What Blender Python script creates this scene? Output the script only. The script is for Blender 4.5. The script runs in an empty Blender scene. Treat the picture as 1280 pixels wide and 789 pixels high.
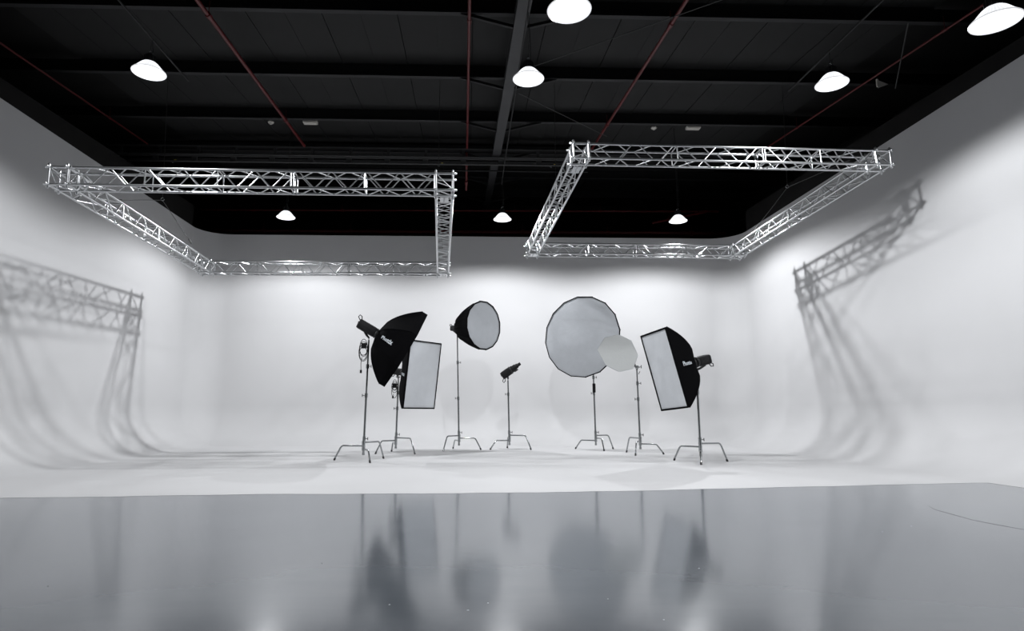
import bpy, bmesh, math, random
from mathutils import Vector, Matrix
random.seed(7)
sc = bpy.context.scene
C = sc.collection
V = Vector

# ------------------------------------------------------------------ camera
CAM_H = 0.95
cam_d = bpy.data.cameras.new('camera')
cam = bpy.data.objects.new('camera', cam_d)
C.objects.link(cam)
fw = V((0.03138679, 0.98868696, 0.14667298))
rt = V((9.99495877e-01, -3.17486294e-02, 1.26081135e-04))
up = V((-0.00478132, -0.14659509, 0.98918503))
m3 = Matrix((rt, up, -fw)).transposed()
cam.matrix_world = Matrix.Translation((0, 0, CAM_H)) @ m3.to_4x4()
cam_d.sensor_fit = 'HORIZONTAL'
cam_d.sensor_width = 36.0
cam_d.lens = 780.2 / 1280 * 36.0
cam_d.shift_x = 30.8 / 1280
cam_d.shift_y = 1.3 / 1280
cam_d.clip_end = 200
sc.camera = cam

# ------------------------------------------------------------------ world, lights, exposure
w = bpy.data.worlds.new('world'); sc.world = w; w.use_nodes = True
w.node_tree.nodes['Background'].inputs[0].default_value = (0.6, 0.7, 1.0, 1)
w.node_tree.nodes['Background'].inputs[1].default_value = 0.01
sc.view_settings.view_transform = 'Standard'
sc.view_settings.look = 'None'
sc.view_settings.gamma = 1.0
sc.view_settings.use_curve_mapping = False
sc.view_settings.exposure = 0.0
LAMP_W = 620.0          # watts of every high-bay lamp
LAMP_GLOW = 2.2
LAMP_CUT = 166.0        # full beam angle, degrees
LAMP_COL = (0.96, 0.975, 1.0)
# rim-centre positions of the high-bay lamps that the photograph shows
LAMPS = [(-4.43, 8.20, 5.56), (0.84, 8.20, 5.56), (5.20, 8.20, 5.56),
         (-4.43, 14.80, 5.56), (0.84, 14.80, 5.56), (5.20, 14.80, 5.56),
         (1.00, 5.70, 4.90), (5.19, 5.50, 4.73)]
# the rest of the same grid, behind and beside the camera
LAMPS_BEHIND = [(-4.43, 0.6, 5.2), (0.40, 0.0, 5.2), (5.20, 0.6, 5.2)]

# ------------------------------------------------------------------ helpers
def mat(name, col, rough=0.5, metal=0.0, spec=0.5, emit=None, estr=0.0, coat=0.0, noise=0.0, nscale=8.0, bump=0.0, bscale=60.0, sheen=0.0):
    m = bpy.data.materials.new(name); m.use_nodes = True
    nt = m.node_tree; b = nt.nodes['Principled BSDF']
    b.inputs['Base Color'].default_value = (*col, 1)
    b.inputs['Roughness'].default_value = rough
    b.inputs['Metallic'].default_value = metal
    b.inputs['Specular IOR Level'].default_value = spec
    b.inputs['Coat Weight'].default_value = coat
    b.inputs['Sheen Weight'].default_value = sheen
    tc = nt.nodes.new('ShaderNodeTexCoord')
    if noise > 0:
        n = nt.nodes.new('ShaderNodeTexNoise'); n.inputs['Scale'].default_value = nscale; n.inputs['Detail'].default_value = 5
        nt.links.new(tc.outputs['Object'], n.inputs['Vector'])
        r = nt.nodes.new('ShaderNodeValToRGB')
        r.color_ramp.elements[0].position = 0.3; r.color_ramp.elements[1].position = 0.7
        r.color_ramp.elements[0].color = (*[c * (1 - noise) for c in col], 1)
        r.color_ramp.elements[1].color = (*[min(1, c * (1 + noise)) for c in col], 1)
        nt.links.new(n.outputs['Fac'], r.inputs[0]); nt.links.new(r.outputs[0], b.inputs['Base Color'])
    if bump > 0:
        n = nt.nodes.new('ShaderNodeTexNoise'); n.inputs['Scale'].default_value = bscale; n.inputs['Detail'].default_value = 4
        nt.links.new(tc.outputs['Object'], n.inputs['Vector'])
        bp = nt.nodes.new('ShaderNodeBump'); bp.inputs['Strength'].default_value = bump; bp.inputs['Distance'].default_value = 0.01
        nt.links.new(n.outputs['Fac'], bp.inputs['Height']); nt.links.new(bp.outputs[0], b.inputs['Normal'])
    if emit:
        b.inputs['Emission Color'].default_value = (*emit, 1); b.inputs['Emission Strength'].default_value = estr
    return m

def link(name, me, m=None, parent=None, loc=None, mw=None):
    o = bpy.data.objects.new(name, me); C.objects.link(o)
    if m is not None and me is not None and not me.materials: me.materials.append(m)
    if parent is not None: o.parent = parent
    if mw is not None: o.matrix_local = mw
    if loc is not None: o.location = loc
    return o

def thing(name, label, cat, loc=(0, 0, 0), group=None, mw=None):
    o = bpy.data.objects.new(name, None); C.objects.link(o)
    o.empty_display_size = 0.1
    if mw is not None: o.matrix_world = mw
    else: o.location = loc
    return tag(o, label, cat, group)

def tag(o, label, cat, group=None):
    o['label'] = label; o['category'] = cat
    if group: o['group'] = group
    return o

def struct(o):
    o['kind'] = 'structure'; return o

class B:
    """collects primitive shapes into one mesh"""
    def __init__(s): s.v = []; s.f = []; s.sm = []
    def add(s, vs, fs, smooth=False):
        k = len(s.v); s.v += [tuple(x) for x in vs]
        s.f += [tuple(i + k for i in f) for f in fs]; s.sm += [smooth] * len(fs)
        return s
    def box(s, c, d, R=None):
        c = V(c); h = V(d) / 2; vs = []
        for z in (-1, 1):
            for y in (-1, 1):
                for x in (-1, 1):
                    p = V((x * h.x, y * h.y, z * h.z))
                    if R is not None: p = R @ p
                    vs.append(c + p)
        return s.add(vs, [(0, 2, 3, 1), (4, 5, 7, 6), (0, 1, 5, 4), (2, 6, 7, 3), (0, 4, 6, 2), (1, 3, 7, 5)])
    def bar(s, a, b, wd, ht, upv=(0, 0, 1)):
        a = V(a); b = V(b); d = (b - a); L = d.length; y = d.normalized()
        x = y.cross(V(upv)).normalized(); z = x.cross(y)
        R = Matrix((x, y, z)).transposed()
        return s.box((a + b) / 2, (wd, L, ht), R)
    def tube(s, pts, r, n=8, caps=True, smooth=True):
        pts = [V(p) for p in pts]; rs = r if isinstance(r, (list, tuple)) else [r] * len(pts)
        vs = []; fs = []; prev = None
        for i, p in enumerate(pts):
            if i == 0: t = pts[1] - p
            elif i == len(pts) - 1: t = p - pts[i - 1]
            else: t = (pts[i + 1] - p).normalized() + (p - pts[i - 1]).normalized()
            t.normalize()
            if prev is None:
                a = V((0, 0, 1)) if abs(t.z) < 0.9 else V((1, 0, 0))
                x = t.cross(a).normalized()
            else:
                x = (prev - t * prev.dot(t)).normalized()
            prev = x; y = t.cross(x)
            for k in range(n):
                a = 2 * math.pi * k / n
                vs.append(p + (x * math.cos(a) + y * math.sin(a)) * rs[i])
        for i in range(len(pts) - 1):
            for k in range(n):
                fs.append((i * n + k, i * n + (k + 1) % n, (i + 1) * n + (k + 1) % n, (i + 1) * n + k))
        s.add(vs, fs, smooth)
        if caps:
            s.add(vs[:n], [tuple(reversed(range(n)))]); s.add(vs[-n:], [tuple(range(n))])
        return s
    def lathe(s, prof, n=32, o=(0, 0, 0), ax=None, smooth=True):
        """prof: (radius, height) along local z"""
        R = ax if ax is not None else Matrix.Identity(3); o = V(o); vs = []; fs = []
        for r, z in prof:
            for k in range(n):
                a = 2 * math.pi * k / n
                vs.append(o + R @ V((r * math.cos(a), r * math.sin(a), z)))
        for i in range(len(prof) - 1):
            for k in range(n):
                fs.append((i * n + k, i * n + (k + 1) % n, (i + 1) * n + (k + 1) % n, (i + 1) * n + k))
        return s.add(vs, fs, smooth)
    def torus(s, c, R_, r, ax=None, n=24, m=8, arc=1.0):
        A = ax if ax is not None else Matrix.Identity(3); c = V(c)
        k = n if arc >= 1 else n + 1
        pts = [c + A @ V((R_ * math.cos(2 * math.pi * arc * i / n), R_ * math.sin(2 * math.pi * arc * i / n), 0)) for i in range(k)]
        if arc >= 1: pts += [pts[0]]
        return s.tube(pts, r, m, caps=arc < 1)
    def mesh(s, name):
        me = bpy.data.meshes.new(name); me.from_pydata(s.v, [], s.f); me.update()
        me.polygons.foreach_set('use_smooth', s.sm)
        return me
    def make(s, name, m, parent=None, **k):
        return link(name, s.mesh(name), m, parent, **k)

def axes(z, upv=(0, 0, 1)):
    z = V(z).normalized(); x = V(upv).cross(z)
    if x.length < 1e-4: x = V((1, 0, 0))
    x.normalize(); y = z.cross(x)
    return Matrix((x, y, z)).transposed()

# ------------------------------------------------------------------ materials
M = {}
M['cove'] = mat('white_cove_paint', (0.53, 0.53, 0.535), 0.62, spec=0.25, noise=0.012, nscale=1.3, bump=0.04, bscale=30)
M['covefloor'] = mat('white_floor_paint', (0.53, 0.53, 0.535), 0.6, spec=0.25, noise=0.02, nscale=0.9, bump=0.04, bscale=12)
M['diffuser_bright'] = mat('white_front_fabric', (0.56, 0.578, 0.60), 0.8, spec=0.1, noise=0.03, nscale=5, bump=0.3, bscale=12)
M['black'] = mat('matt_black_paint', (0.008, 0.0075, 0.0072), 0.75, spec=0.2, noise=0.2, nscale=2)
M['deck'] = mat('dark_grey_deck', (0.0125, 0.0125, 0.0125), 0.7, spec=0.2, noise=0.08, nscale=1.5)
M['purlin'] = mat('black_steel', (0.005, 0.005, 0.0055), 0.6, spec=0.3)
M['flange'] = mat('grey_steel', (0.042, 0.042, 0.044), 0.6, spec=0.3, noise=0.06, nscale=3)
M['girder'] = mat('girder_grey_steel', (0.055, 0.055, 0.056), 0.6, spec=0.3)
M['lip'] = mat('dark_grey_steel', (0.020, 0.020, 0.021), 0.6, spec=0.2)
M['red'] = mat('red_pipe_paint', (0.075, 0.004, 0.005), 0.45, spec=0.4)
M['alu'] = mat('aluminium', (0.55, 0.56, 0.57), 0.28, metal=1.0, noise=0.05, nscale=20)
M['chrome'] = mat('chrome', (0.34, 0.355, 0.36), 0.16, metal=1.0)
M['blackmetal'] = mat('black_metal', (0.010, 0.010, 0.011), 0.45, spec=0.5)
M['fabric'] = mat('black_fabric', (0.003, 0.003, 0.0035), 0.95, spec=0.04, bump=0.15, bscale=200)
M['plastic'] = mat('black_plastic', (0.005, 0.005, 0.006), 0.55, spec=0.25)
M['diffuser'] = mat('white_diffuser_fabric', (0.40, 0.416, 0.438), 0.8, spec=0.1, noise=0.03, nscale=6, bump=0.25, bscale=14)
M['reflector'] = mat('rippled_white_fabric', (0.50, 0.515, 0.51), 0.55, spec=0.3, bump=0.6, bscale=10)
M['print'] = mat('pale_print', (0.62, 0.66, 0.70), 0.7)
M['glow'] = mat('lit_prismatic_glass', (0.8, 0.8, 0.8), 0.3, emit=LAMP_COL, estr=LAMP_GLOW)
M['shellglow'] = mat('lit_prismatic_shell', (0.7, 0.72, 0.75), 0.3, emit=LAMP_COL, estr=0.9)
M['rimglow'] = mat('lit_glass_rim', (0.7, 0.72, 0.75), 0.3, emit=LAMP_COL, estr=0.55)
M['whiteplastic'] = mat('white_plastic', (0.5, 0.48, 0.44), 0.5)
M['yellow'] = mat('yellow_plastic', (0.5, 0.42, 0.06), 0.5)
M['wire'] = mat('steel_wire', (0.05, 0.05, 0.05), 0.5, metal=0.6)
# glossy grey epoxy floor with streaks, scuffs and small ripples
def floor_mat():
    m = bpy.data.materials.new('grey_gloss_floor'); m.use_nodes = True; nt = m.node_tree; b = nt.nodes['Principled BSDF']
    tc = nt.nodes.new('ShaderNodeTexCoord')
    mp = nt.nodes.new('ShaderNodeMapping'); mp.inputs['Scale'].default_value = (1.0, 2.2, 1)
    nt.links.new(tc.outputs['Object'], mp.inputs[0])
    n = nt.nodes.new('ShaderNodeTexNoise'); n.inputs['Scale'].default_value = 0.8; n.inputs['Detail'].default_value = 8; n.inputs['Roughness'].default_value = 0.6
    nt.links.new(mp.outputs[0], n.inputs['Vector'])
    r = nt.nodes.new('ShaderNodeValToRGB')
    r.color_ramp.elements[0].position = 0.25; r.color_ramp.elements[0].color = (0.118, 0.133, 0.152, 1)
    r.color_ramp.elements[1].position = 0.8; r.color_ramp.elements[1].color = (0.150, 0.166, 0.187, 1)
    nt.links.new(n.outputs['Fac'], r.inputs[0]); nt.links.new(r.outputs[0], b.inputs['Base Color'])
    rr = nt.nodes.new('ShaderNodeMapRange'); rr.inputs['To Min'].default_value = 0.10; rr.inputs['To Max'].default_value = 0.155
    nt.links.new(n.outputs['Fac'], rr.inputs[0]); nt.links.new(rr.outputs[0], b.inputs['Roughness'])
    n2 = nt.nodes.new('ShaderNodeTexNoise'); n2.inputs['Scale'].default_value = 14; n2.inputs['Detail'].default_value = 6
    nt.links.new(tc.outputs['Object'], n2.inputs['Vector'])
    bp = nt.nodes.new('ShaderNodeBump'); bp.inputs['Strength'].default_value = 0.025; bp.inputs['Distance'].default_value = 0.01
    nt.links.new(n2.outputs['Fac'], bp.inputs['Height']); nt.links.new(bp.outputs[0], b.inputs['Normal'])
    b.inputs['Specular IOR Level'].default_value = 0.8
    return m
M['floor'] = floor_mat()

# ------------------------------------------------------------------ structure: cove, floor, roof shell
XL, XR, YB, ZT = -7.54, 7.83, 17.6, 5.907
YN = -7.0                      # near end of the building
RC, RV = 1.05, 0.8             # floor sweep radius, vertical corner radius
NB = 10

# plan outline of the white cyclorama, from the near left end round to the near right end
def plan(off):
    """off = distance inwards from the wall face"""
    pts = [(XL + off, 6.98)]
    R_ = RV
    xl, xr, yb = XL, XR, YB
    n = 10
    for i in range(n + 1):
        a = math.pi - (math.pi / 2) * i / n
        r = max(R_ - off, 0.0)
        if off > R_:
            pts.append((xl + off, yb - off))
        else:
            pts.append((xl + R_ + r * math.cos(a), yb - R_ + r * math.sin(a)))
    for i in range(n + 1):
        a = math.pi / 2 - (math.pi / 2) * i / n
        r = max(R_ - off, 0.0)
        if off > R_:
            pts.append((xr - off, yb - off))
        else:
            pts.append((xr - R_ + r * math.cos(a), yb - R_ + r * math.sin(a)))
    pts.append((xr - off, 7.6))
    return pts

def strip_faces(i0, i1, levels):
    vs = []; fs = []
    for off, z in levels:
        p = plan(off)[i0:i1 + 1]
        vs += [(x, y, z) for x, y in p]
    k = i1 - i0 + 1
    for l in range(len(levels) - 1):
        for j in range(k - 1):
            a = l * k + j
            fs.append((a, a + 1, a + k + 1, a + k))
    return vs, fs
levels = [(RC - RC * math.sin(math.pi / 2 * i / NB), RC - RC * math.cos(math.pi / 2 * i / NB)) for i in range(NB + 1)]
levels = [(o, z + 0.0015) for o, z in levels]
levels += [(0, 2.5), (0, ZT), (-0.10, ZT), (-0.10, 0.0)]
# the cyclorama in three pieces: left wall, back wall with both rounded corners, right wall
for nm, i0, i1 in (('wall_left', 0, 1), ('wall_back', 1, 22), ('wall_right', 22, 23)):
    vs, fs = strip_faces(i0, i1, levels)
    b = B(); b.add(vs, fs, True)
    if nm != 'wall_back':                          # closed end of the floor sweep
        sg = 1 if nm == 'wall_right' else -1
        y0 = plan(0)[-1 if sg > 0 else 0][1]
        ring = [(plan(o_)[-1 if sg > 0 else 0][0], y0, z_) for o_, z_ in levels[:NB + 1]] + [((XR if sg > 0 else XL), y0, 0.0), (plan(RC)[-1 if sg > 0 else 0][0], y0, 0.0)]
        b.add(ring, [tuple(range(len(ring)))])
    o = b.make(nm, M['cove']); struct(o)
    # crisp top edge
    md = o.modifiers.new('edge', 'EDGE_SPLIT'); md.split_angle = math.radians(40)

for nm, x, y1 in (('wall_left', XL, 6.98), ('wall_right', XR, 7.6)):
    b = B(); b.box((x + (.05 if x > 0 else -.05), (1.0 + y1) / 2, ZT / 2), (.1, y1 - 1.0, ZT)); struct(b.make(nm, M['cove']))
# white painted floor of the cove: wavy front edge on the grey floor
EDGE = [(XL + RC, 7.02), (-5.03, 7.105), (-4.37, 7.134), (-2.375, 7.33), (-0.94, 7.313), (0.52, 7.363), (1.69, 7.454),
        (2.79, 7.611), (3.68, 7.745), (4.54, 7.855), (5.63, 8.03), (XR - RC, 8.15)]
def edge_y(x):
    for (a, ya), (b_, yb_) in zip(EDGE, EDGE[1:]):
        if x <= b_: return ya + (yb_ - ya) * (x - a) / (b_ - a)
    return EDGE[-1][1]
b = B(); vs = []; fs = []
N = 60
for i in range(N + 1):
    x = XL + RC + (XR - XL - 2 * RC) * i / N
    ye = edge_y(x) + 0.012 * math.sin(x * 5.1) + 0.006 * math.sin(x * 13.7)
    vs += [(x, ye, 0.0), (x, ye, 0.0015), (x, YB - RC, 0.0015)]
for i in range(N):
    a = i * 3
    fs += [(a, a + 3, a + 4, a + 1), (a + 1, a + 4, a + 5, a + 2)]
b.add(vs, fs)
o = b.make('floor', M['covefloor']); struct(o)
b = B(); b.add([(-10.5, YN, 0), (10.5, YN, 0), (10.5, 25.5, 0), (-10.5, 25.5, 0)], [(0, 1, 2, 3)])
grey_floor = struct(b.make('floor', M['floor']))

# black building shell behind and above the cyclorama
b = B(); b.box((-10.4, 9, 4.6), (0.2, 33, 9.2)); struct(b.make('wall_left', M['black']))
b = B(); b.box((10.4, 9, 4.6), (0.2, 33, 9.2)); struct(b.make('wall_right', M['black']))
b = B(); b.box((0, 25.2, 4.6), (20.6, 0.2, 9.2)); struct(b.make('wall_back', M['black']))
b = B(); b.box((0, YN, 4.6), (20.6, 0.2, 9.2)); struct(b.make('wall_front', M['black']))
# black capping above both side walls (their tops rise towards the back)
for s, x, nm in ((-1, XL - 0.06, 'trim_left'), (1, XR + 0.06, 'trim_right')):
    b = B()
    y0, y1 = 1.0, YB - RV
    z0, z1 = 5.92, 6.50
    x0, x1 = (x - 0.14, x + 0.055) if s < 0 else (x - 0.055, x + 0.14)
    b.add([(x0, y0, ZT + .002), (x1, y0, ZT + .002), (x1, y1, ZT + .002), (x0, y1, ZT + .002), (x0, y0, z0), (x1, y0, z0), (x1, y1, z1), (x0, y1, z1)],
          [(0, 3, 2, 1), (4, 5, 6, 7), (0, 1, 5, 4), (1, 2, 6, 5), (2, 3, 7, 6), (3, 0, 4, 7)])
    struct(b.make(nm, M['black']))

# roof: sloping deck of panels between purlins, central rafter
RS = 0.09
def zr(y, z0): return z0 + RS * y
PUR = [9.2 + 2.33 * k for k in range(-6, 7)]
DZ = 6.66
b = B()
b.add([(-10.4, YN, zr(YN, DZ) + .1), (10.4, YN, zr(YN, DZ) + .1), (10.4, 25.2, zr(25.2, DZ) + .1), (-10.4, 25.2, zr(25.2, DZ) + .1)], [(0, 1, 2, 3)])
ceil = struct(b.make('ceiling', M['black']))
pw = 1.27
pb = B(); pb.box((0, 0, 0.02), (pw - 0.014, 2.33 - 0.02, 0.04))
pb.box((0, 0, -0.003), (0.02, 2.33 - 0.02, 0.008))
pme = pb.mesh('deck_panel'); pme.materials.append(M['deck'])
for k in range(2, len(PUR) - 1):
    for i in range(2, 14):
        o = link('deck_panel', pme, parent=ceil)
        y = PUR[k] + 2.33 / 2
        o.location = (-10.1 + pw * (i + .5), y, zr(y, DZ) + random.uniform(0, .004))
        o.rotation_euler = (math.atan(RS), 0, 0)
g = 'steel purlins under the roof deck'
order = ['nearest to the camera', 'second from the camera', 'third from the camera', 'fourth from the camera', 'fifth from the camera',
         'sixth from the camera', 'just in front of the far girder', 'behind the far girder', 'above the back wall top', 'far beyond the back wall', 'farthest back']
for k, y in enumerate(PUR):
    if k < 4: continue
    b = B(); zb = zr(y, 6.40)
    b.box((0, y + .03, zb + .135), (20.4, 0.02, 0.25)); b.box((0, y, zb), (20.4, 0.09, 0.014)); b.box((0, y + .06, zb + .255), (20.4, 0.08, 0.012))
    b.box((0, y - .04, zb + .012), (20.4, .008, .03))
    o = b.make('purlin', M['purlin'], parent=ceil)
    b = B(); b.box((0, y - .002, zb - .010), (15.8, 0.094, 0.006)); b.make('flange', M['lip'], parent=o)
ra, rb = V((1.01, YN + .6, zr(YN + .6, 6.17))), V((0.62, 25.0, zr(25.0, 6.17)))
raf = thing('rafter', 'grey steel rafter running away from the camera under the middle of the roof', 'beam', loc=ra)
d_ = rb - ra
b = B(); b.bar((0, 0, 0), d_, 0.21, 0.018); b.make('flange', M['flange'], raf)
b = B(); b.bar(V((0, 0, .12)), d_ + V((0, 0, .12)), 0.014, 0.22); b.bar(V((0, 0, .238)), d_ + V((0, 0, .238)), 0.19, 0.016); b.make('web', M['purlin'], raf)
for k, y in enumerate(PUR):
    if k < 5: continue
    t = (y - ra.y) / d_.y; p = d_ * t + V((0, 0, .01))
    for s in (-1, 1):
        b = B(); b.bar(p + V((s * .1, 0, 0)), p + V((s * .95, 0, .22)), .05, .05)
        b.make('knee_brace', M['purlin'], raf)

# ladder-like double girder hung under the roof
gd = thing('ladder_girder', 'dark double ladder-shaped girder crossing below the roof behind the rafter', 'girder', loc=(0, 15.6, 7.2))
for (z, dz_, y, wd) in ((.31, .22, 0.05, .07), (.03, .15, -0.15, .14)):
    for dz in (0.0, dz_):
        b = B(); b.box((-3.1, y, z + dz), (12.4, .05, .026)); b.make('rail', M['girder'], gd)
    for i in range(13):
        x = -9.0 + 0.985 * i
        b = B(); b.box((x, y + .03, z + dz_ / 2), (wd, .03, dz_)); b.make('rung', M['girder'], gd)
b = B(); b.box((-3.1, .22, .25), (12.6, .2, .06)); b.box((-3.1, .18, .60), (12.6, .25, .07)); b.box((-3.1, .30, .04), (12.6, .06, .02)); b.make('beam', M['purlin'], gd)

# red sprinkler pipes
def pipe(pts, r, label, couplings=()):
    pts = [V(p) for p in pts]; t = thing('sprinkler_pipe', label, 'pipe', loc=pts[0])
    b = B(); b.tube([p - pts[0] for p in pts], r, 10); b.make('tube', M['red'], t)
    a, e = pts[0], pts[-1]
    n = couplings if couplings else 3
    for i in range(n):
        f = (i + .6) / n; p = (e - a) * f; d = (e - a).normalized()
        b = B(); b.tube([p - d * .05, p + d * .05], r * 1.35, 10)
        b.tube([p, p + V((0, 0, .25))], .006, 5); b.make('pipe_hanger', M['red'], t)
    return t
PZ = 6.20
def rp(x0, x1, lab, y0=YN + .3, y1=15.2, r=.026):
    f0 = (y0 - 8.6) / 6.1; f1 = (y1 - 8.6) / 6.1
    return pipe([(x0 + (x1 - x0) * f0, y0, zr(y0, PZ)), (x0 + (x1 - x0) * f1, y1, zr(y1, PZ))], r, lab, 5)
rp(-4.05, -4.16, 'thick red sprinkler pipe running back just right of the left high lamp', r=.034)
rp(0.005, -0.034, 'red sprinkler pipe running back left of the central grey rafter')
rp(3.22, 3.17, 'red sprinkler pipe running back to the near left corner of the right truss frame', r=.03)
rp(7.70, 7.59, 'thin red sprinkler pipe running back close to the right wall', r=.02)
rp(-7.93, -8.08, 'thin red sprinkler pipe running back above the left wall top', r=.02)
pipe([(-8.3, 19.0, 7.08), (8.0, 19.0, 7.20)], .03, 'upper thin red pipe crossing above the back wall', 6)
pipe([(-7.8, 18.6, 6.30), (8.0, 18.6, 6.36)], .055, 'lower thick dark red pipe lying just above the back wall top', 6)
pipe([(5.6, 18.2, 6.55), (7.4, 18.4, 7.0)], .035, 'short red pipe slanting up beside the right back corner', 2)
pipe([(-.05, 15.6, zr(15.6, PZ)), (-.05, 15.95, 7.5), (-.06, 16.6, 6.95)], .03, 'short red drop pipe below the ladder girder', 2)

# thin bracing rods and conduits below the roof
def rod(a, c, label, r=.008, name='bracing_rod', cat='rod', m='wire'):
    a = V(a); c = V(c); b = B(); b.tube([V((0, 0, 0)), c - a], r, 6)
    o = b.make(name, M[m], loc=a); tag(o, label, cat); return o
rod((0.95, 10.2, 6.85), (4.9, 7.4, 6.9), 'thin bracing rod rising to the right from beside the middle lamp')
rod((0.95, 11.2, 6.95), (3.2, 13.6, 7.2), 'thin bracing rod falling right behind the middle lamp')
rod((7.2, 9.2, 7.22), (7.62, 10.2, 6.62), 'thin hanging rod near the right wall, above the wall top', .012)
rod((-4.43, 2.0, 6.02), (-4.43, 9.35, 6.08), 'dark cable conduit above the left high-bay lamp', .014, 'conduit', 'conduit', 'purlin')
rod((5.2, 2.0, 5.98), (5.2, 9.35, 6.07), 'dark cable conduit above the right middle high-bay lamp', .014, 'conduit', 'conduit', 'purlin')
rod((0.84, 2.0, 6.6), (0.84, 15.2, 6.6), 'dark cable conduit above the centre row of high-bay lamps', .012, 'conduit', 'conduit', 'purlin')
b = B(); b.box((0, 0, 0), (.03, .03, .14)); b.add([(0, 0, .06), (.2, 0, -.02), (0, 0, -.1)], [(0, 1, 2)]); b.box((.06, .01, -.01), (.12, .01, .06))
tag(b.make('beam_bracket', M['whiteplastic'], loc=(7.3, 10.2, 6.72)), 'small grey triangular bracket under the roof near the right wall', 'bracket')

# emergency lights and detectors on the deck
for x, side in ((-3.90, 'left'), (5.64, 'right')):
    y = 14.65; z = zr(y, DZ)
    t = thing('emergency_light', 'small pale rectangular emergency light on the roof deck at ' + side, 'light fitting', loc=(x, y, z - .03))
    b = B(); b.box((0, 0, 0), (.34, .16, .06)); b.make('housing', M['whiteplastic'], t)
    b = B(); b.box((0, 0, -.035), (.30, .12, .015)); b.make('cover', M['whiteplastic'], t)
for x, side in ((-4.88, 'left'), (4.66, 'right')):
    y = 14.7; z = zr(y, DZ)
    t = thing('smoke_detector', 'small round pale smoke detector on the roof deck at ' + side, 'detector', loc=(x, y, z - .01))
    b = B(); b.lathe([(0, 0), (.07, 0), (.075, -.02), (.06, -.045), (0, -.05)], 20); b.make('base', M['whiteplastic'], t)
    b = B(); b.lathe([(.03, -.045), (.035, -.06), (.02, -.075), (0, -.077)], 16); b.make('sensor', M['whiteplastic'], t)

# ------------------------------------------------------------------ high-bay lamps
R0 = 0.215
prof = [(R0, 0.0), (R0 * .96, .014), (R0 * .86, .032), (R0 * .76, .058), (R0 * .64, .09), (R0 * .52, .120), (R0 * .38, .145), (R0 * .28, .155)]
def lamp(x, y, z, ctrl_top, label, power=1.0):
    t = thing('high_bay_lamp', label, 'lamp', loc=(x, y, z), group='high-bay lamps under the roof')
    b = B(); b.lathe(prof, 40)
    n = 40
    for k in range(n):   # prismatic ribs
        a = 2 * math.pi * k / n
        pts = [(r * 1.008 * math.cos(a), r * 1.008 * math.sin(a), h_) for r, h_ in prof]
        b.tube(pts, .0022, 4, caps=False)
    b.make('prismatic_reflector', M['shellglow'], t)
    b = B(); b.lathe([(R0 * .995, .0), (R0 * .6, -.012), (0, -.018)], 40); b.make('lens', M['glow'], t)
    b = B(); b.torus((0, 0, 0), R0, .007, None, 40, 8); b.make('rim', M['rimglow'], t)
    b = B(); b.lathe([(0, .135), (.055, .135), (.062, .15), (.062, .25), (.04, .27), (0, .27)], 20)
    for k in range(10):
        a = 2 * math.pi * k / 10; b.box(((.067 * math.cos(a)), (.067 * math.sin(a)), .20), (.02, .006, .09), Matrix.Rotation(a, 3, 'Z'))
    b.make('ballast_housing', M['blackmetal'], t)
    b = B(); b.torus((0, 0, .295), .028, .006, axes((0, 1, 0)), 16, 6); b.make('hook', M['chrome'], t)
    b = B(); b.tube([(0, 0, .32), (0, 0, ctrl_top - z)], .004, 5)
    b.tube([(.02, 0, .26), (.035, 0, .37), (.03, .01, (ctrl_top - z) * .6), (.01, 0, ctrl_top - z)], .005, 5); b.make('suspension_wire', M['wire'], t)
    ld = bpy.data.lights.new('lamp_light', 'SPOT'); ld.energy = LAMP_W * power; ld.color = LAMP_COL
    ld.spot_size = math.radians(LAMP_CUT); ld.spot_blend = 0.30; ld.shadow_soft_size = 0.05
    lo = bpy.data.objects.new('lamp_light', ld); C.objects.link(lo); lo.parent = t; lo.location = (0, 0, -.05)
    return t
LL = ['lit white high-bay lamp high at left, above the left truss frame', 'lit white high-bay lamp just right of the central grey rafter',
      'lit white high-bay lamp above the right truss frame', 'small distant lit lamp seen under the left truss frame',
      'small distant lit lamp between the two truss frames', 'small distant lit lamp seen inside the right truss frame',
      'largest lit lamp cut by the top edge of the photograph', 'lit lamp in the top right corner above the right wall']
TOPS = [6.06, 6.6, 6.05, zr(14.8, DZ), 6.6, zr(14.8, DZ), zr(5.7, DZ), zr(5.5, DZ)]
for (x, y, z), lab, tp in zip(LAMPS, LL, TOPS): lamp(x, y, z, tp, lab, 0.3 if y < 7 else 0.8 if y < 9 else 1.0)
for i, (x, y, z) in enumerate(LAMPS_BEHIND):
    lamp(x, y, z, zr(y, DZ), 'lit high-bay lamp behind the camera, ' + ['left', 'middle', 'right'][i], 0.06)

# ------------------------------------------------------------------ aluminium truss frames
TS = 0.24
def tube_mesh(L, r, n=6):
    b = B(); b.tube([(0, 0, 0), (0, 0, L)], r, n); me = b.mesh('brace'); me.materials.append(M['alu']); return me
DH, DG = 0.225, 0.05

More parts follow.
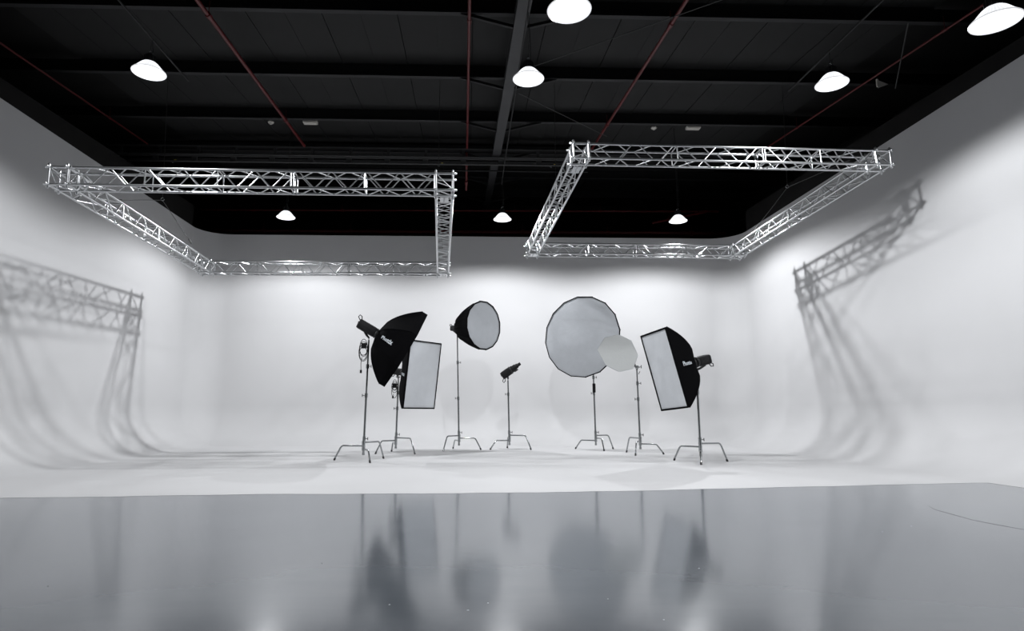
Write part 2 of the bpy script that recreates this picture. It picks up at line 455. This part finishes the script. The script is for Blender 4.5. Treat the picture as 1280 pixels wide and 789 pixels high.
def put(name, me, a, c, parent):
    a = V(a); c = V(c); R = axes(c - a)
    return link(name, me, parent=parent, mw=Matrix.Translation(a) @ R.to_4x4())
def section(par, O, d, n_, TS, mdiag, mvert):
    """truss section from O along unit d, cross axes: n_ (horizontal inward) and z; O is the lower outer chord start"""
    O = V(O); d = V(d[:3]); n_ = V(n_); z = V((0, 0, 1)); L = d.length; u = d.normalized()
    b = B()
    cor = [V((0, 0, 0)), n_ * TS, n_ * TS + z * TS, z * TS]
    for c in cor:
        b.tube([O + c, O + c + d], .0185, 10)
    for e in (0.02, L - 0.02):                     # end frames with conical couplers
        for i in range(4):
            b.tube([O + cor[i] + u * e, O + cor[(i + 1) % 4] + u * e], .011, 6)
            b.tube([O + cor[i] + u * (e - .035), O + cor[i] + u * (e + .035)], .023, 8)
    o = b.make('truss_section', M['alu'], par)
    faces = [(cor[0], z), (cor[1], z), (cor[0], n_), (cor[3], n_)]
    unit = 4 * DH + 4 * DG + .03
    nu = max(1, round((L - .1) / unit)); pitch = (L - .1) / nu; k = (pitch - .03) / unit
    for c, w_ in faces:
        for q in range(nu):
            s = .05 + q * pitch; g = (pitch - .03 - 4 * DH) / 4
            if q: put('strut', mvert, O + c + u * s, O + c + u * s + w_ * TS, o)
            s += .03
            for j in range(4):
                s += g / 2 if j == 0 else 0
                a = O + c + u * s; e = O + c + u * (s + DH)
                if j % 2 == 0: put('brace', mdiag, a + w_ * TS, e, o)
                else: put('brace', mdiag, a, e + w_ * TS, o)
                s += DH + g * (1 if j < 3 else .5)
    return o
def corner(par, O, TS):
    O = V(O); b = B()
    P = [O + V((x * TS, y * TS, z * TS)) for z in (0, 1) for y in (0, 1) for x in (0, 1)]
    for i, j in ((0, 1), (2, 3), (0, 2), (1, 3), (4, 5), (6, 7), (4, 6), (5, 7), (0, 4), (1, 5), (2, 6), (3, 7)):
        b.tube([P[i], P[j]], .0185, 10)
    for i, j in ((4, 1), (4, 2), (7, 1), (0, 3)):
        b.tube([P[i], P[j]], .0085, 6)
    o = b.make('corner_block', M['alu'], par)
    b = B()
    for p in P:                                     # spigots sticking out of every corner
        c = O + V((TS / 2,) * 3); s = V([1 if (p - c)[i] > 0 else -1 for i in range(3)])
        for ax in range(3):
            d = V((0, 0, 0)); d[ax] = s[ax]
            b.tube([p + d * .012, p + d * .05, p + d * .062], [.022, .019, .008], 8)
    b.make('coupler', M['alu'], o)['kind'] = 'stuff'
def frame(name_label, X0, X1, Y0, Y1, Z, rot, tx, ty, joints, TS):
    mdiag = tube_mesh(math.hypot(DH, TS), .0095); mvert = tube_mesh(TS, .0105)
    cx, cy = (X0 + X1) / 2, (Y0 + Y1) / 2; a = math.radians(rot)
    ex = V((math.cos(a), math.sin(a), tx)).normalized(); ey = V((-math.sin(a), math.cos(a), ty)); ez = ex.cross(ey).normalized(); ey = ez.cross(ex)
    R = Matrix((ex, ey, ez)).transposed()
    t = thing('truss_frame', name_label, 'truss', mw=Matrix.Translation((cx, cy, Z)) @ R.to_4x4(), group='square aluminium truss frames hung below the roof')
    hx, hy = (X1 - X0) / 2, (Y1 - Y0) / 2
    for x, y in ((-hx, -hy), (hx - TS, -hy), (-hx, hy - TS), (hx - TS, hy - TS)): corner(t, (x, y, 0), TS)
    def side(O, d, n_, fr):
        O = V(O); d = V(d); cuts = [0] + fr + [1]
        for c0, c1 in zip(cuts, cuts[1:]): section(t, O + d * c0, d * (c1 - c0), n_, TS, mdiag, mvert)
    lx, ly = 2 * hx - 2 * TS, 2 * hy - 2 * TS
    side((-hx + TS, -hy, 0), (lx, 0, 0), (0, 1, 0), joints[0])
    side((-hx + TS, hy, 0), (lx, 0, 0), (0, -1, 0), joints[1])
    side((-hx, -hy + TS, 0), (0, ly, 0), (1, 0, 0), joints[2])
    side((hx, -hy + TS, 0), (0, ly, 0), (-1, 0, 0), joints[3])
    return t
fa = frame('silver truss frame hanging on the left side of the studio', -6.117, -.352, 8.832, 14.729, 4.135, 2.47, .012, -.006, ([.6], [.6], [.5], [.4]), .257)
fb = frame('silver truss frame hanging on the right side of the studio', 1.508, 6.7115, 9.273, 14.464, 4.69, 2.68, .0095, -.054, ([.6], [.5], [.5], [.5]), .24)
def plate(par, p, ang):
    b = B(); b.box((0, 0, 0), (.13, .24, .006), Matrix.Rotation(ang, 3, 'Z'))
    for i in (-1, 0, 1):
        b.lathe([(0, .008), (.014, .008), (.014, -.012), (0, -.012)], 10, (i * .0, i * .07, 0))
    b.make('junction_plate', M['alu'], par, loc=p)
plate(fa, (2.882 - .128, -2.948 + .38, -.02), 0); plate(fa, (2.882 - .128, 2.948 - .15, -.02), 0)
plate(fb, (-2.60 + .12, -2.595 + .40, -.02), 0); plate(fb, (-2.60 + .12, 2.595 - .15, -.02), 0)

# rigging: bridles, hoist chains and clamps
def bridle(ap, p1, p2, top, label):
    ap = V(ap); t = thing('rigging_bridle', label, 'rigging', loc=ap)
    for p in (p1, p2):
        b = B(); b.tube([V((0, 0, 0)), V(p) - ap], .006, 6); b.tube([V(p) - ap, V(p) - ap + (ap - V(p)).normalized() * .12], .014, 8); b.make('sling', M['wire'], t)
    b = B(); b.torus((0, 0, .02), .03, .008, axes((0, 1, 0)), 16, 6); b.make('shackle', M['chrome'], t)
    b = B(); b.tube([(0, 0, .05), V(top) - ap], .006, 6); b.make('hoist_chain', M['wire'], t)
bridle((-5.885, 11.75, 4.93), (-5.83, 12.98, 4.41), (-5.885, 10.27, 4.42), (-6.0, 11.8, 7.72), 'steel wire bridle above the left side of the left truss frame')
bridle((6.45, 11.91, 5.39), (6.40, 13.24, 4.93), (6.5, 9.94, 5.15), (6.5, 11.9, 7.74), 'steel wire bridle above the right side of the right truss frame')
bridle((-.61, 12.1, 4.88), (-.56, 13.45, 4.46), (-.43, 10.6, 4.46), (-.6, 12.1, 7.74), 'steel wire bridle above the right side of the left truss frame')
bridle((1.75, 11.91, 5.33), (1.60, 13.2, 4.88), (1.78, 10.4, 5.05), (1.75, 11.9, 7.74), 'steel wire bridle above the left side of the right truss frame')
for x, lab in ((-.79, 'small beam clamp with yellow tab above the right corner of the left frame'),
               (-7.77, 'small steel beam clamp with yellow tab on the girder near the left wall'),
               (2.21, 'small steel beam clamp with yellow tab on the girder beside the right frame corner')):
    t = thing('beam_clamp', lab, 'clamp', loc=(x, 15.85, 7.42))
    b = B(); b.box((0, 0, 0), (.1, .05, .04)); b.torus((.0, 0, -.05), .03, .007, axes((0, 1, 0)), 14, 6)
    b.tube([(-.25, 0, -.05), (-.1, 0, .0), (.02, 0, -.02)], .006, 6); b.make('jaw', M['chrome'], t)
    b = B(); b.box((.09, -.01, .0), (.05, .04, .04)); b.make('tab', M['yellow'], t)

# ------------------------------------------------------------------ C-stands
def c_stand(label, P, feet, legz, topz, knobs, lean=0.0, extra=None, topxy=None, grip_head=False, slim=.011):
    P = V((P[0], P[1], 0.003)); t = thing('c_stand', label, 'stand', loc=P, group='chrome C-stands on the white cove floor')
    for (fx, fy), z in zip(feet, legz):
        d = V((fx, fy, 0)) - V((P.x, P.y, 0)); L = max(.47, min(.56, d.length)); d.normalize()
        knee = d * (L - .17)
        pts = [d * .02 + V((0, 0, z)), knee + V((0, 0, z)), knee + d * .03 + V((0, 0, z - .012)), knee + d * .055 + V((0, 0, z - .045)), d * L + V((0, 0, .008))]
        b = B(); b.tube(pts, .0155, 10); o = b.make('leg', M['chrome'], t)
        b = B(); b.tube([d * (L - .02) + V((0, 0, .04)), d * L + V((0, 0, 0.0))], .019, 10); b.make('foot_cap', M['blackmetal'], o)
        b = B(); b.tube([(0, 0, z - .028), (0, 0, z + .028)], .032, 14); b.make('leg_socket', M['chrome'], t)
    tx, ty = (topxy[0] - P.x, topxy[1] - P.y) if topxy else (0, 0)
    def at(z): return V((tx * z / topz, ty * z / topz, z))
    zc = knobs[0] if knobs else topz * .55
    b = B(); b.tube([at(.12), at(zc)], .0215, 14); b.tube([at(.10), at(.14)], .026, 12); b.make('column', M['chrome'], t)
    zs = [zc] + list(knobs[1:]) + [topz]; r = .018
    for a, c in zip(zs, zs[1:]):
        b = B(); b.tube([at(a - .01), at(c)], r, 12); b.make('riser', M['chrome'], t); r -= .002
    for i, z in enumerate([max(legz) + .07] + list(knobs)):
        s = -1 if i % 2 else 1
        b = B(); b.tube([at(z - .04), at(z + .04)], .030, 12); o = b.make('collar', M['chrome'], t)
        b = B(); b.tube([at(z) + V((s * .02, 0, 0)), at(z) + V((s * .065, -.01, 0))], .006, 8)
        b.box(at(z) + V((s * .07, -.01, 0)), (.012, .012, .055)); b.make('knob', M['blackmetal'], o)
    b = B(); b.tube([at(topz), at(topz) + V((0, 0, .05))], .009, 10); b.make('stud', M['chrome'], t)
    return t
STN = {}
c_stand('chrome stand carrying the side-on octagonal softbox, at far left of the row', (-1.932, 11.935), [(-2.489, 12.021), (-1.707, 11.37), (-1.599, 12.413)], (.27, .21, .33), 2.25, (1.20, 1.75), topxy=(-1.889, 11.935))
c_stand('chrome stand carrying the tall white-faced softbox, second from the left', (-1.553, 13.889), [(-1.015, 13.49), (-1.95, 13.62), (-1.70, 14.40)], (.33, .27, .21), 1.60, (.96, 1.3), topxy=(-1.524, 13.889))
c_stand('chrome stand carrying the deep round softbox, third from the left', (-.189, 14.953), [(-.60, 14.45), (.326, 14.991), (-.342, 15.45)], (.33, .27, .21), 2.72, (1.20, 2.05), topxy=(-.25, 14.953))
c_stand('chrome stand in the middle of the row carrying a bare strobe', (1.006, 15.10), [(.54, 14.95), (1.50, 14.88), (.986, 15.62)], (.21, .33, .27), 1.63, (1.30,), topxy=(.977, 15.10))
c_stand('chrome stand with a black sleeve under the largest round softbox', (3.045, 14.962), [(2.60, 15.22), (3.50, 15.15), (3.12, 14.42)], (.21, .33, .27), 2.28, (1.32, 1.7), topxy=(3.02, 14.962))
c_stand('chrome stand with a grip head holding the small octagonal reflector', (3.70, 13.486), [(3.52, 14.05), (3.45, 12.98), (4.16, 13.36)], (.33, .27, .21), 1.80, (1.16, 1.5), topxy=(3.68, 13.486))
c_stand('chrome stand carrying the tilted rectangular softbox at far right of the row', (4.219, 11.394), [(3.86, 11.80), (4.02, 10.86), (4.754, 11.515)], (.27, .21, .33), 1.64, (1.25,), topxy=(4.215, 11.394))
b = B(); b.lathe([(.019, 0), (.034, .0), (.038, .02), (.038, .20), (.032, .22), (.019, .22)], 14)
tag(b.make('grip_sleeve', M['plastic'], loc=(3.034, 14.962, 1.34)), 'black sleeve round the pole under the largest round softbox', 'sleeve')

# ------------------------------------------------------------------ strobe heads
def strobe(P, axis, label, length=.33, top=None, snoot=False, size=1.0, handle=1, flip=1):
    """P = centre of the front (mounting) ring, axis points out of the front"""
    P = V(P); A = axes(axis)
    t = thing('strobe_head', label, 'studio light', mw=Matrix.Translation(P) @ A.to_4x4())
    s = size; b = B()
    hw, hh = .062 * s, .072 * s; L = length
    sec = []
    for z, k in ((-.03, .92), (-.05, 1.0), (-L + .05, 1.0), (-L + .02, .96), (-L, .84)):
        ring = []
        for i in range(16):
            a = 2 * math.pi * i / 16; cx, sx = math.cos(a), math.sin(a)
            ring.append((hw * k * math.copysign(abs(cx) ** .5, cx), hh * k * math.copysign(abs(sx) ** .5, sx), z))
        sec.append(ring)
    vs = [p for r_ in sec for p in r_]; fs = []
    for i in range(len(sec) - 1):
        for k in range(16): fs.append((i * 16 + k, i * 16 + (k + 1) % 16, (i + 1) * 16 + (k + 1) % 16, (i + 1) * 16 + k))
    fs += [tuple(range(16)), tuple(reversed(range(64, 80)))]
    b.add(vs, fs); b.make('body', M['plastic'], t)
    b = B(); b.lathe([(0, 0), (.075 * s, 0), (.078 * s, -.012), (.07 * s, -.04), (0, -.04)], 24); b.make('mount_ring', M['blackmetal'], t)
    b = B()
    for i in range(7): b.box((0, hh + .001, -.09 - i * .022), (hw * 1.1, .004, .008)); b.box((hw + .001, 0, -.09 - i * .022), (.004, hh * 1.1, .008))
    b.make('vent', M['blackmetal'], t)
    b = B(); b.lathe([(0, -L - .014), (.016, -L - .014), (.018, -L), (0, -L)], 16, (.02, .02, 0)); b.box((-.015, -.02, -L - .003), (.05, .03, .006)); b.make('control_dial', M['blackmetal'], t)
    b = B()
    hy = handle * hh
    pts = [(0, hy * .9, -L + .03), (0, hy * 1.5, -L - .0), (0, hy * 1.6, -L - .05), (0, hy * 1.1, -L - .055), (0, hy * .7, -L)]
    b.tube(pts, .009, 8); b.make('handle', M['plastic'], t)
    if top is not None:                                  # bracket down to the stand stud
        q = A.transposed() @ (V(top) - P); b = B()
        c0 = V((0, q.y * .0 - hh * .9, -min(.2, L * .6)))
        b.tube([c0, (c0 + q) / 2 + V((0, -.01, 0)), q], [.028, .022, .018], 10)
        for sx in (-1, 1): b.tube([q * .6 + c0 * .4, q * .6 + c0 * .4 + V((sx * .055, 0, 0))], .011, 8)
        b.make('tilt_bracket', M['blackmetal'], t)
    if snoot:
        b = B(); b.lathe([(.082, 0), (.084, .05), (.070, .06), (.072, .13), (.058, .14), (.055, .19), (.040, .20), (.036, .27), (.030, .275)], 28, smooth=False)
        b.lathe([(0, .268), (.030, .268)], 28); b.make('snoot', M['plastic'], t)
        b = B(); b.box((.03, -.085, .10), (.012, .03, .10)); b.box((0, -.075, .06), (.03, .02, .04)); b.make('lens_slider', M['blackmetal'], t)
    return t

# ------------------------------------------------------------------ softboxes
def softbox(label, Cn, n, R, U, rim, depth, power, r0=.075, text=None, lip=.035, lipw=.02, name='softbox', cloth='diffuser'):
    """Cn rim centre, n facing direction, rim = list of (u,v) corners, counter-clockwise seen from the front"""
    Cn = V(Cn); n = V(n).normalized(); R = V(R); R = (R - n * R.dot(n)).normalized(); U = n.cross(R)
    if U.dot(V(_U)) < 0: U = -U; 
    MW = Matrix((R, U, R.cross(U))).transposed().to_4x4()
    zz = 1 if R.cross(U).dot(n) > 0 else -1
    t = thing(name, label, 'softbox', mw=Matrix.Translation(Cn) @ MW)
    N_ = len(rim); K = 10
    def S(i, tt, s):
        """panel i, tt across 0..1, s 0 apex .. 1 rim"""
        p = V(rim[i]) * (1 - tt) + V(rim[(i + 1) % N_]) * tt
        a0 = V(rim[i]).normalized() * r0; a1 = V(rim[(i + 1) % N_]).normalized() * r0
        q = a0 * (1 - tt) + a1 * tt
        f = s ** power
        r_ = q * (1 - f) + p * f
        sag = 1 - .05 * 4 * tt * (1 - tt) * math.sin(math.pi * min(1, s))
        return V((r_.x * sag, r_.y * sag, zz * (-depth * (1 - s))))
    T = 3
    b = B()
    for i in range(N_):
        vs = [S(i, j / T, k / K) for k in range(K + 1) for j in range(T + 1)]; fs = []
        for k in range(K):
            for j in range(T): a = k * (T + 1) + j; fs.append((a, a + 1, a + T + 2, a + T + 1))
        b.add(vs, fs, True)
    # lip in front of the rim and its inward turn
    vs = []
    for k, (sc_, z) in enumerate(((1, 0), (1.0, lip), (1, lip))):
        for i in range(N_):
            p = V(rim[i]); 
            if k == 2:
                l_ = p.length; p = p * ((l_ - lipw * 1.1) / l_)
            vs.append((p.x, p.y, zz * z))
    fs = [(k * N_ + i, k * N_ + (i + 1) % N_, (k + 1) * N_ + (i + 1) % N_, (k + 1) * N_ + i) for k in range(2) for i in range(N_)]
    b.add(vs, fs)
    shell = b.make('shell', M['fabric'], t)
    # rods showing as ridges along the seams
    for i in range(N_):
        b = B(); b.tube([S(i, 0, k / K) * 1.004 for k in range(K + 1)], .006, 6); b.make('rod', M['fabric'], t)
    # front diffuser: slightly pillowed cloth
    b = B(); rings = 5; vs = [(0, 0, zz * .018)]
    for r_ in range(1, rings + 1):
        f = r_ / rings
        for i in range(N_):
            for j in range(4):
                p = V(rim[i]).lerp(V(rim[(i + 1) % N_]), j / 4)
                l_ = p.length; p = p * ((l_ - lipw * .5) / l_) * f
                vs.append((p.x, p.y, zz * (lip * .6 * 1 - .004 + .012 * (1 - f * f))))
    m_ = N_ * 4; fs = [(0, 1 + j, 1 + (j + 1) % m_) for j in range(m_)]
    for r_ in range(rings - 1):
        for j in range(m_): a = 1 + r_ * m_; fs.append((a + j, a + m_ + j, a + m_ + (j + 1) % m_, a + (j + 1) % m_))
    b.add(vs, fs, True); b.make('diffuser', M[cloth], t)
    b = B(); b.lathe([(0, 0), (r0 * .95, 0), (r0 * 1.1, .01), (r0 * 1.1, .035), (r0 * .9, .04)], 24, (0, 0, zz * (-depth - .02)) )
    b.make('speed_ring', M['blackmetal'], t)
    if text:
        word, pi_, tc_, s0, size, dirn, face = text
        cu = bpy.data.curves.new('txt', 'FONT'); cu.body = word; cu.size = size; cu.offset = size * .025; cu.align_x = 'CENTER'; cu.align_y = 'CENTER'; cu.resolution_u = 2
        to = bpy.data.objects.new('txt', cu); C.objects.link(to)
        dg = bpy.context.evaluated_depsgraph_get(); me = bpy.data.meshes.new_from_object(to.evaluated_get(dg)); bpy.data.objects.remove(to)
        # lay the letters on the panel: letters run along the panel from apex to rim
        wid = (V(rim[pi_]) - V(rim[(pi_ + 1) % N_])).length
        mid = S(pi_, tc_, s0); e = 1e-3
        ts = (S(pi_, tc_, s0 + e) - mid) / e; tt_ = (S(pi_, tc_ + e, s0) - mid) / e
        nn = ts.cross(tt_).normalized()
        if nn.dot(mid - V((0, 0, mid.z))) < 0: nn = -nn
        for v in me.vertices:
            s_ = s0 + dirn * v.co.x / ts.length; q_ = tc_ + face * v.co.y / tt_.length
            p = S(pi_, q_, s_); v.co = p + nn * .006
        link('printed_name', me, M['print'], shell)
    return t

def poly(r, n, rot=0.0, rx=1.0): return [(r * rx * math.cos(2 * math.pi * (i + rot) / n), r * math.sin(2 * math.pi * (i + rot) / n)) for i in range(n)]
def rect(w_, h_): return [(w_ / 2, -h_ / 2), (w_ / 2, h_ / 2), (-w_ / 2, h_ / 2), (-w_ / 2, -h_ / 2)]

# S1: octagonal softbox seen from its black side, facing down to the right
_U = V((.4985, 0, .867))
n1 = V((.855, .20, -.4915)).normalized()
c1 = V((-1.234, 11.9, 2.081))
R1 = _U.cross(n1)
S1 = softbox('black octagonal softbox seen from its side, aimed down to the right', c1 - n1 * .06, n1, R1, _U, poly(.84, 8, .5), .50, .50, lip=.11,
             text=('Phottix', 3, .55, .40, .105, 1, -1))
head1 = c1 - n1 * .60
strobe(head1 + n1 * .03, n1, 'black strobe head on the back of the side-on octagonal softbox', .40, top=(-1.889, 11.935, 2.30), handle=1, size=1.3)

# S2: tall rectangular softbox
_U = V((.101, -.078, .992)); n2 = V((.763, -.633, -.127)); c2 = V((-.939, 13.108, 1.654)); R2 = V((.638, .770, -.005))
softbox('tall rectangular softbox with grey-white face, half behind the black octagonal one', c2 + n2 * -.02, n2, R2, _U, rect(.94, 1.41), .52, .62, lipw=.03, cloth='diffuser_bright',
        text=('Phottix', 2, .52, .62, .09, 1, -1))
strobe(c2 - n2 * .56, n2, 'black strobe head behind the tall grey-white softbox', .30, top=(-1.524, 13.889, 1.62), handle=-1)

# S3: deep round softbox
_U = V((0, 0, 1)); n3 = V((.707, -.707, -.02)); c3 = V((.353, 14.30, 2.862))
softbox('deep round black softbox with white face turned to the right', c3, n3, V((.707, .707, 0)), _U, poly(.575, 16, .5), .80, .52, r0=.09, lip=.03, lipw=.028, name='parabolic_softbox')
strobe(c3 - n3 * .84, n3, 'black strobe head behind the deep round softbox', .22, top=(-.25, 14.953, 2.76), handle=1, size=.9)

# S5: very large shallow round softbox
a5 = math.radians(36); n5 = V((-math.sin(a5), -math.cos(a5), .03)); c5 = V((2.658, 14.40, 2.625))
softbox('largest round softbox, sixteen-sided with pale grey face', c5, n5, V((math.cos(a5), -math.sin(a5), 0)), _U, poly(.965, 16, .25), .50, .62, r0=.09, lip=.02, lipw=.02, name='parabolic_softbox')
strobe(c5 - n5 * .54, n5, 'black strobe head hidden behind the largest round softbox', .26, top=(3.02, 14.962, 2.30), handle=1)

# S7: rectangular softbox at right, tilted
_U = V((-.235, .011, .972)); n7 = V((-.942, -.247, -.225)); c7 = V((3.498, 10.993, 1.638)); R7 = V((.238, -.969, .068))
softbox('tilted rectangular softbox with white face, at far right of the row', c7, n7, R7, _U, rect(.86, 1.42), .62, .55, lipw=.035, cloth='diffuser_bright',
        text=('Phottix', 0, .52, .55, .095, -1, 1))
strobe(c7 - n7 * .66, n7, 'black strobe head behind the far right rectangular softbox', .30, size=1.25, top=(4.215, 11.394, 1.66), handle=-1)

# S4: strobe with snoot in the middle
p4a, p4b = V((.824, 15.1, 1.724)), V((1.291, 15.1, 2.053)); d4 = (p4b - p4a).normalized()
strobe(p4b - d4 * .29, d4, 'black strobe with long tapering snoot aimed up to the right, middle of the row', .27, size=1.3, top=(.977, 15.10, 1.66), snoot=True, handle=-1)

# S6: small octagonal reflector held by the grip head
rv = [(2.786, 13.3, 2.21), (2.951, 13.3, 2.473), (3.243, 13.3, 2.546), (3.529, 13.3, 2.409), (3.664, 13.3, 2.093), (3.549, 13.3, 1.806), (3.244, 13.3, 1.74), (2.96, 13.3, 1.883)]
c6 = V((3.226, 13.3, 2.142))
t = thing('octagonal_reflector', 'small pale octagonal reflector overlapping the largest round softbox', 'reflector', loc=c6)
b = B(); vs = []; fs = []; RG = 6
rvv = [V(p) - c6 for p in rv]; 
loop = [rvv[i].lerp(rvv[(i + 1) % 8], j / 4) for i in range(8) for j in range(4)]
for side in (0, 1):
    vs.append((0, -.004 + side * .008, 0))
    for r_ in range(1, RG + 1):
        for j, p in enumerate(loop):
            q = p * (r_ / RG); wv = .004 * math.sin(j * 2.3 + r_ * 2.1) * (r_ < RG)
            vs.append((q.x, wv - .004 + side * .008, q.z))
n_ = len(loop); st = 1 + RG * n_
for side in (0, 1):
    o_ = side * st
    for j in range(n_):
        f = (o_, o_ + 1 + j, o_ + 1 + (j + 1) % n_); fs.append(f if side == 0 else tuple(reversed(f)))
    for r_ in range(RG - 1):
        for j in range(n_):
            a = o_ + 1 + r_ * n_; f = (a + j, a + n_ + j, a + n_ + (j + 1) % n_, a + (j + 1) % n_); fs.append(f if side == 0 else tuple(reversed(f)))
b.add(vs, fs, True); b.make('fabric', M['reflector'], t)
b = B(); b.tube(loop + [loop[0]], .006, 6); b.make('frame', M['diffuser'], t)
gt = thing('stand_clamp', 'chrome grip head on top of the stand holding the small octagonal reflector', 'grip', loc=(3.68, 13.486, 1.85))
b = B(); b.lathe([(0, -.025), (.04, -.025), (.042, 0), (.04, .025), (0, .025)], 20, (0, -.01, .0), axes((0, 1, 0))); b.box((0, 0, -.035), (.035, .04, .05)); b.make('disc', M['chrome'], gt)
b = B(); b.tube([(-.09, -.16, .02), (-.02, -.02, .0), (.07, .02, .0)], .008, 8); b.make('grip_arm', M['chrome'], gt)
b = B(); b.tube([(.02, -.02, 0), (.085, -.03, .01)], .006, 8); b.box((.09, -.03, .01), (.014, .014, .07)); b.box((.05, 0, -.12), (.012, .012, .07), Matrix.Rotation(.5, 3, 'Y')); b.make('knob', M['blackmetal'], gt)
b = B(); b.box((-.09, -.165, .03), (.04, .03, .06)); b.make('spring_clamp', M['blackmetal'], gt)

# coiled cables on the two left stands
def coil(P, sc_, label, seed, tail):
    random.seed(seed); P = V(P); t = thing('power_cable', label, 'cable', loc=P)
    b = B()
    for k in range(4):
        a0 = random.uniform(0, 6); rx, rz = sc_ * random.uniform(.05, .085), sc_ * random.uniform(.10, .17)
        pts = [(rx * math.cos(a0 + 6.283 * i / 30) + random.uniform(-.003, .003), .012 * k - .02, rz * math.sin(a0 + 6.283 * i / 30) - rz + .05 * k) for i in range(31)]
        b.tube(pts, .0065, 6)
    b.make('coil', M['plastic'], t)
    b = B(); b.tube([(-.02, -.03, -.2 * sc_), (-.035, -.03, -.32 * sc_), (-.03, -.03, -tail)], .006, 6)
    b.make('lead', M['plastic'], t)
    b = B(); b.box((-.03, -.03, -tail - .03), (.035, .03, .06)); b.make('plug', M['plastic'], t)
    b = B(); b.box((.01, -.02, .02), (.09, .07, .10)); b.make('trigger_pack', M['plastic'], t)
coil((-1.98, 11.90, 2.12), 1.0, 'black coiled power cable hanging on the far left stand', 3, .44)
coil((-1.60, 13.86, 1.44), .8, 'black coiled power cable on the stand of the tall grey-white softbox', 5, .20)

# hairline crack and chips in the glossy grey floor
b = B(); b.tube([(4.60, 6.3, 0), (4.473, 6.041, 0), (4.43, 5.767, 0), (4.38, 5.477, 0), (4.394, 5.286, 0), (4.44, 5.04, 0), (4.5, 4.7, 0)], [.0006, .0018, .0022, .0016, .002, .0015, .0006], 5)
b.make('hairline_crack', M['girder'], parent=grey_floor)
random.seed(11)
for k, (x, y, dark) in enumerate(((-2.266, 3.633, 1), (-.377, 3.252, 0), (.008, 3.154, 0), (.107, 3.263, 0), (3.251, 4.977, 0), (3.642, 5.201, 0), (.715, 3.31, 0), (.9, 2.99, 0), (-.9, 4.1, 1), (1.4, 3.9, 0))):
    b = B(); r = random.uniform(.002, .0045); b.lathe([(r * 1.6, 0), (r, .001), (0, .0014)], 7, (x, y, 0.0), smooth=False)
    b.make('paint_chip', M['blackmetal' if dark else 'print'], parent=grey_floor)
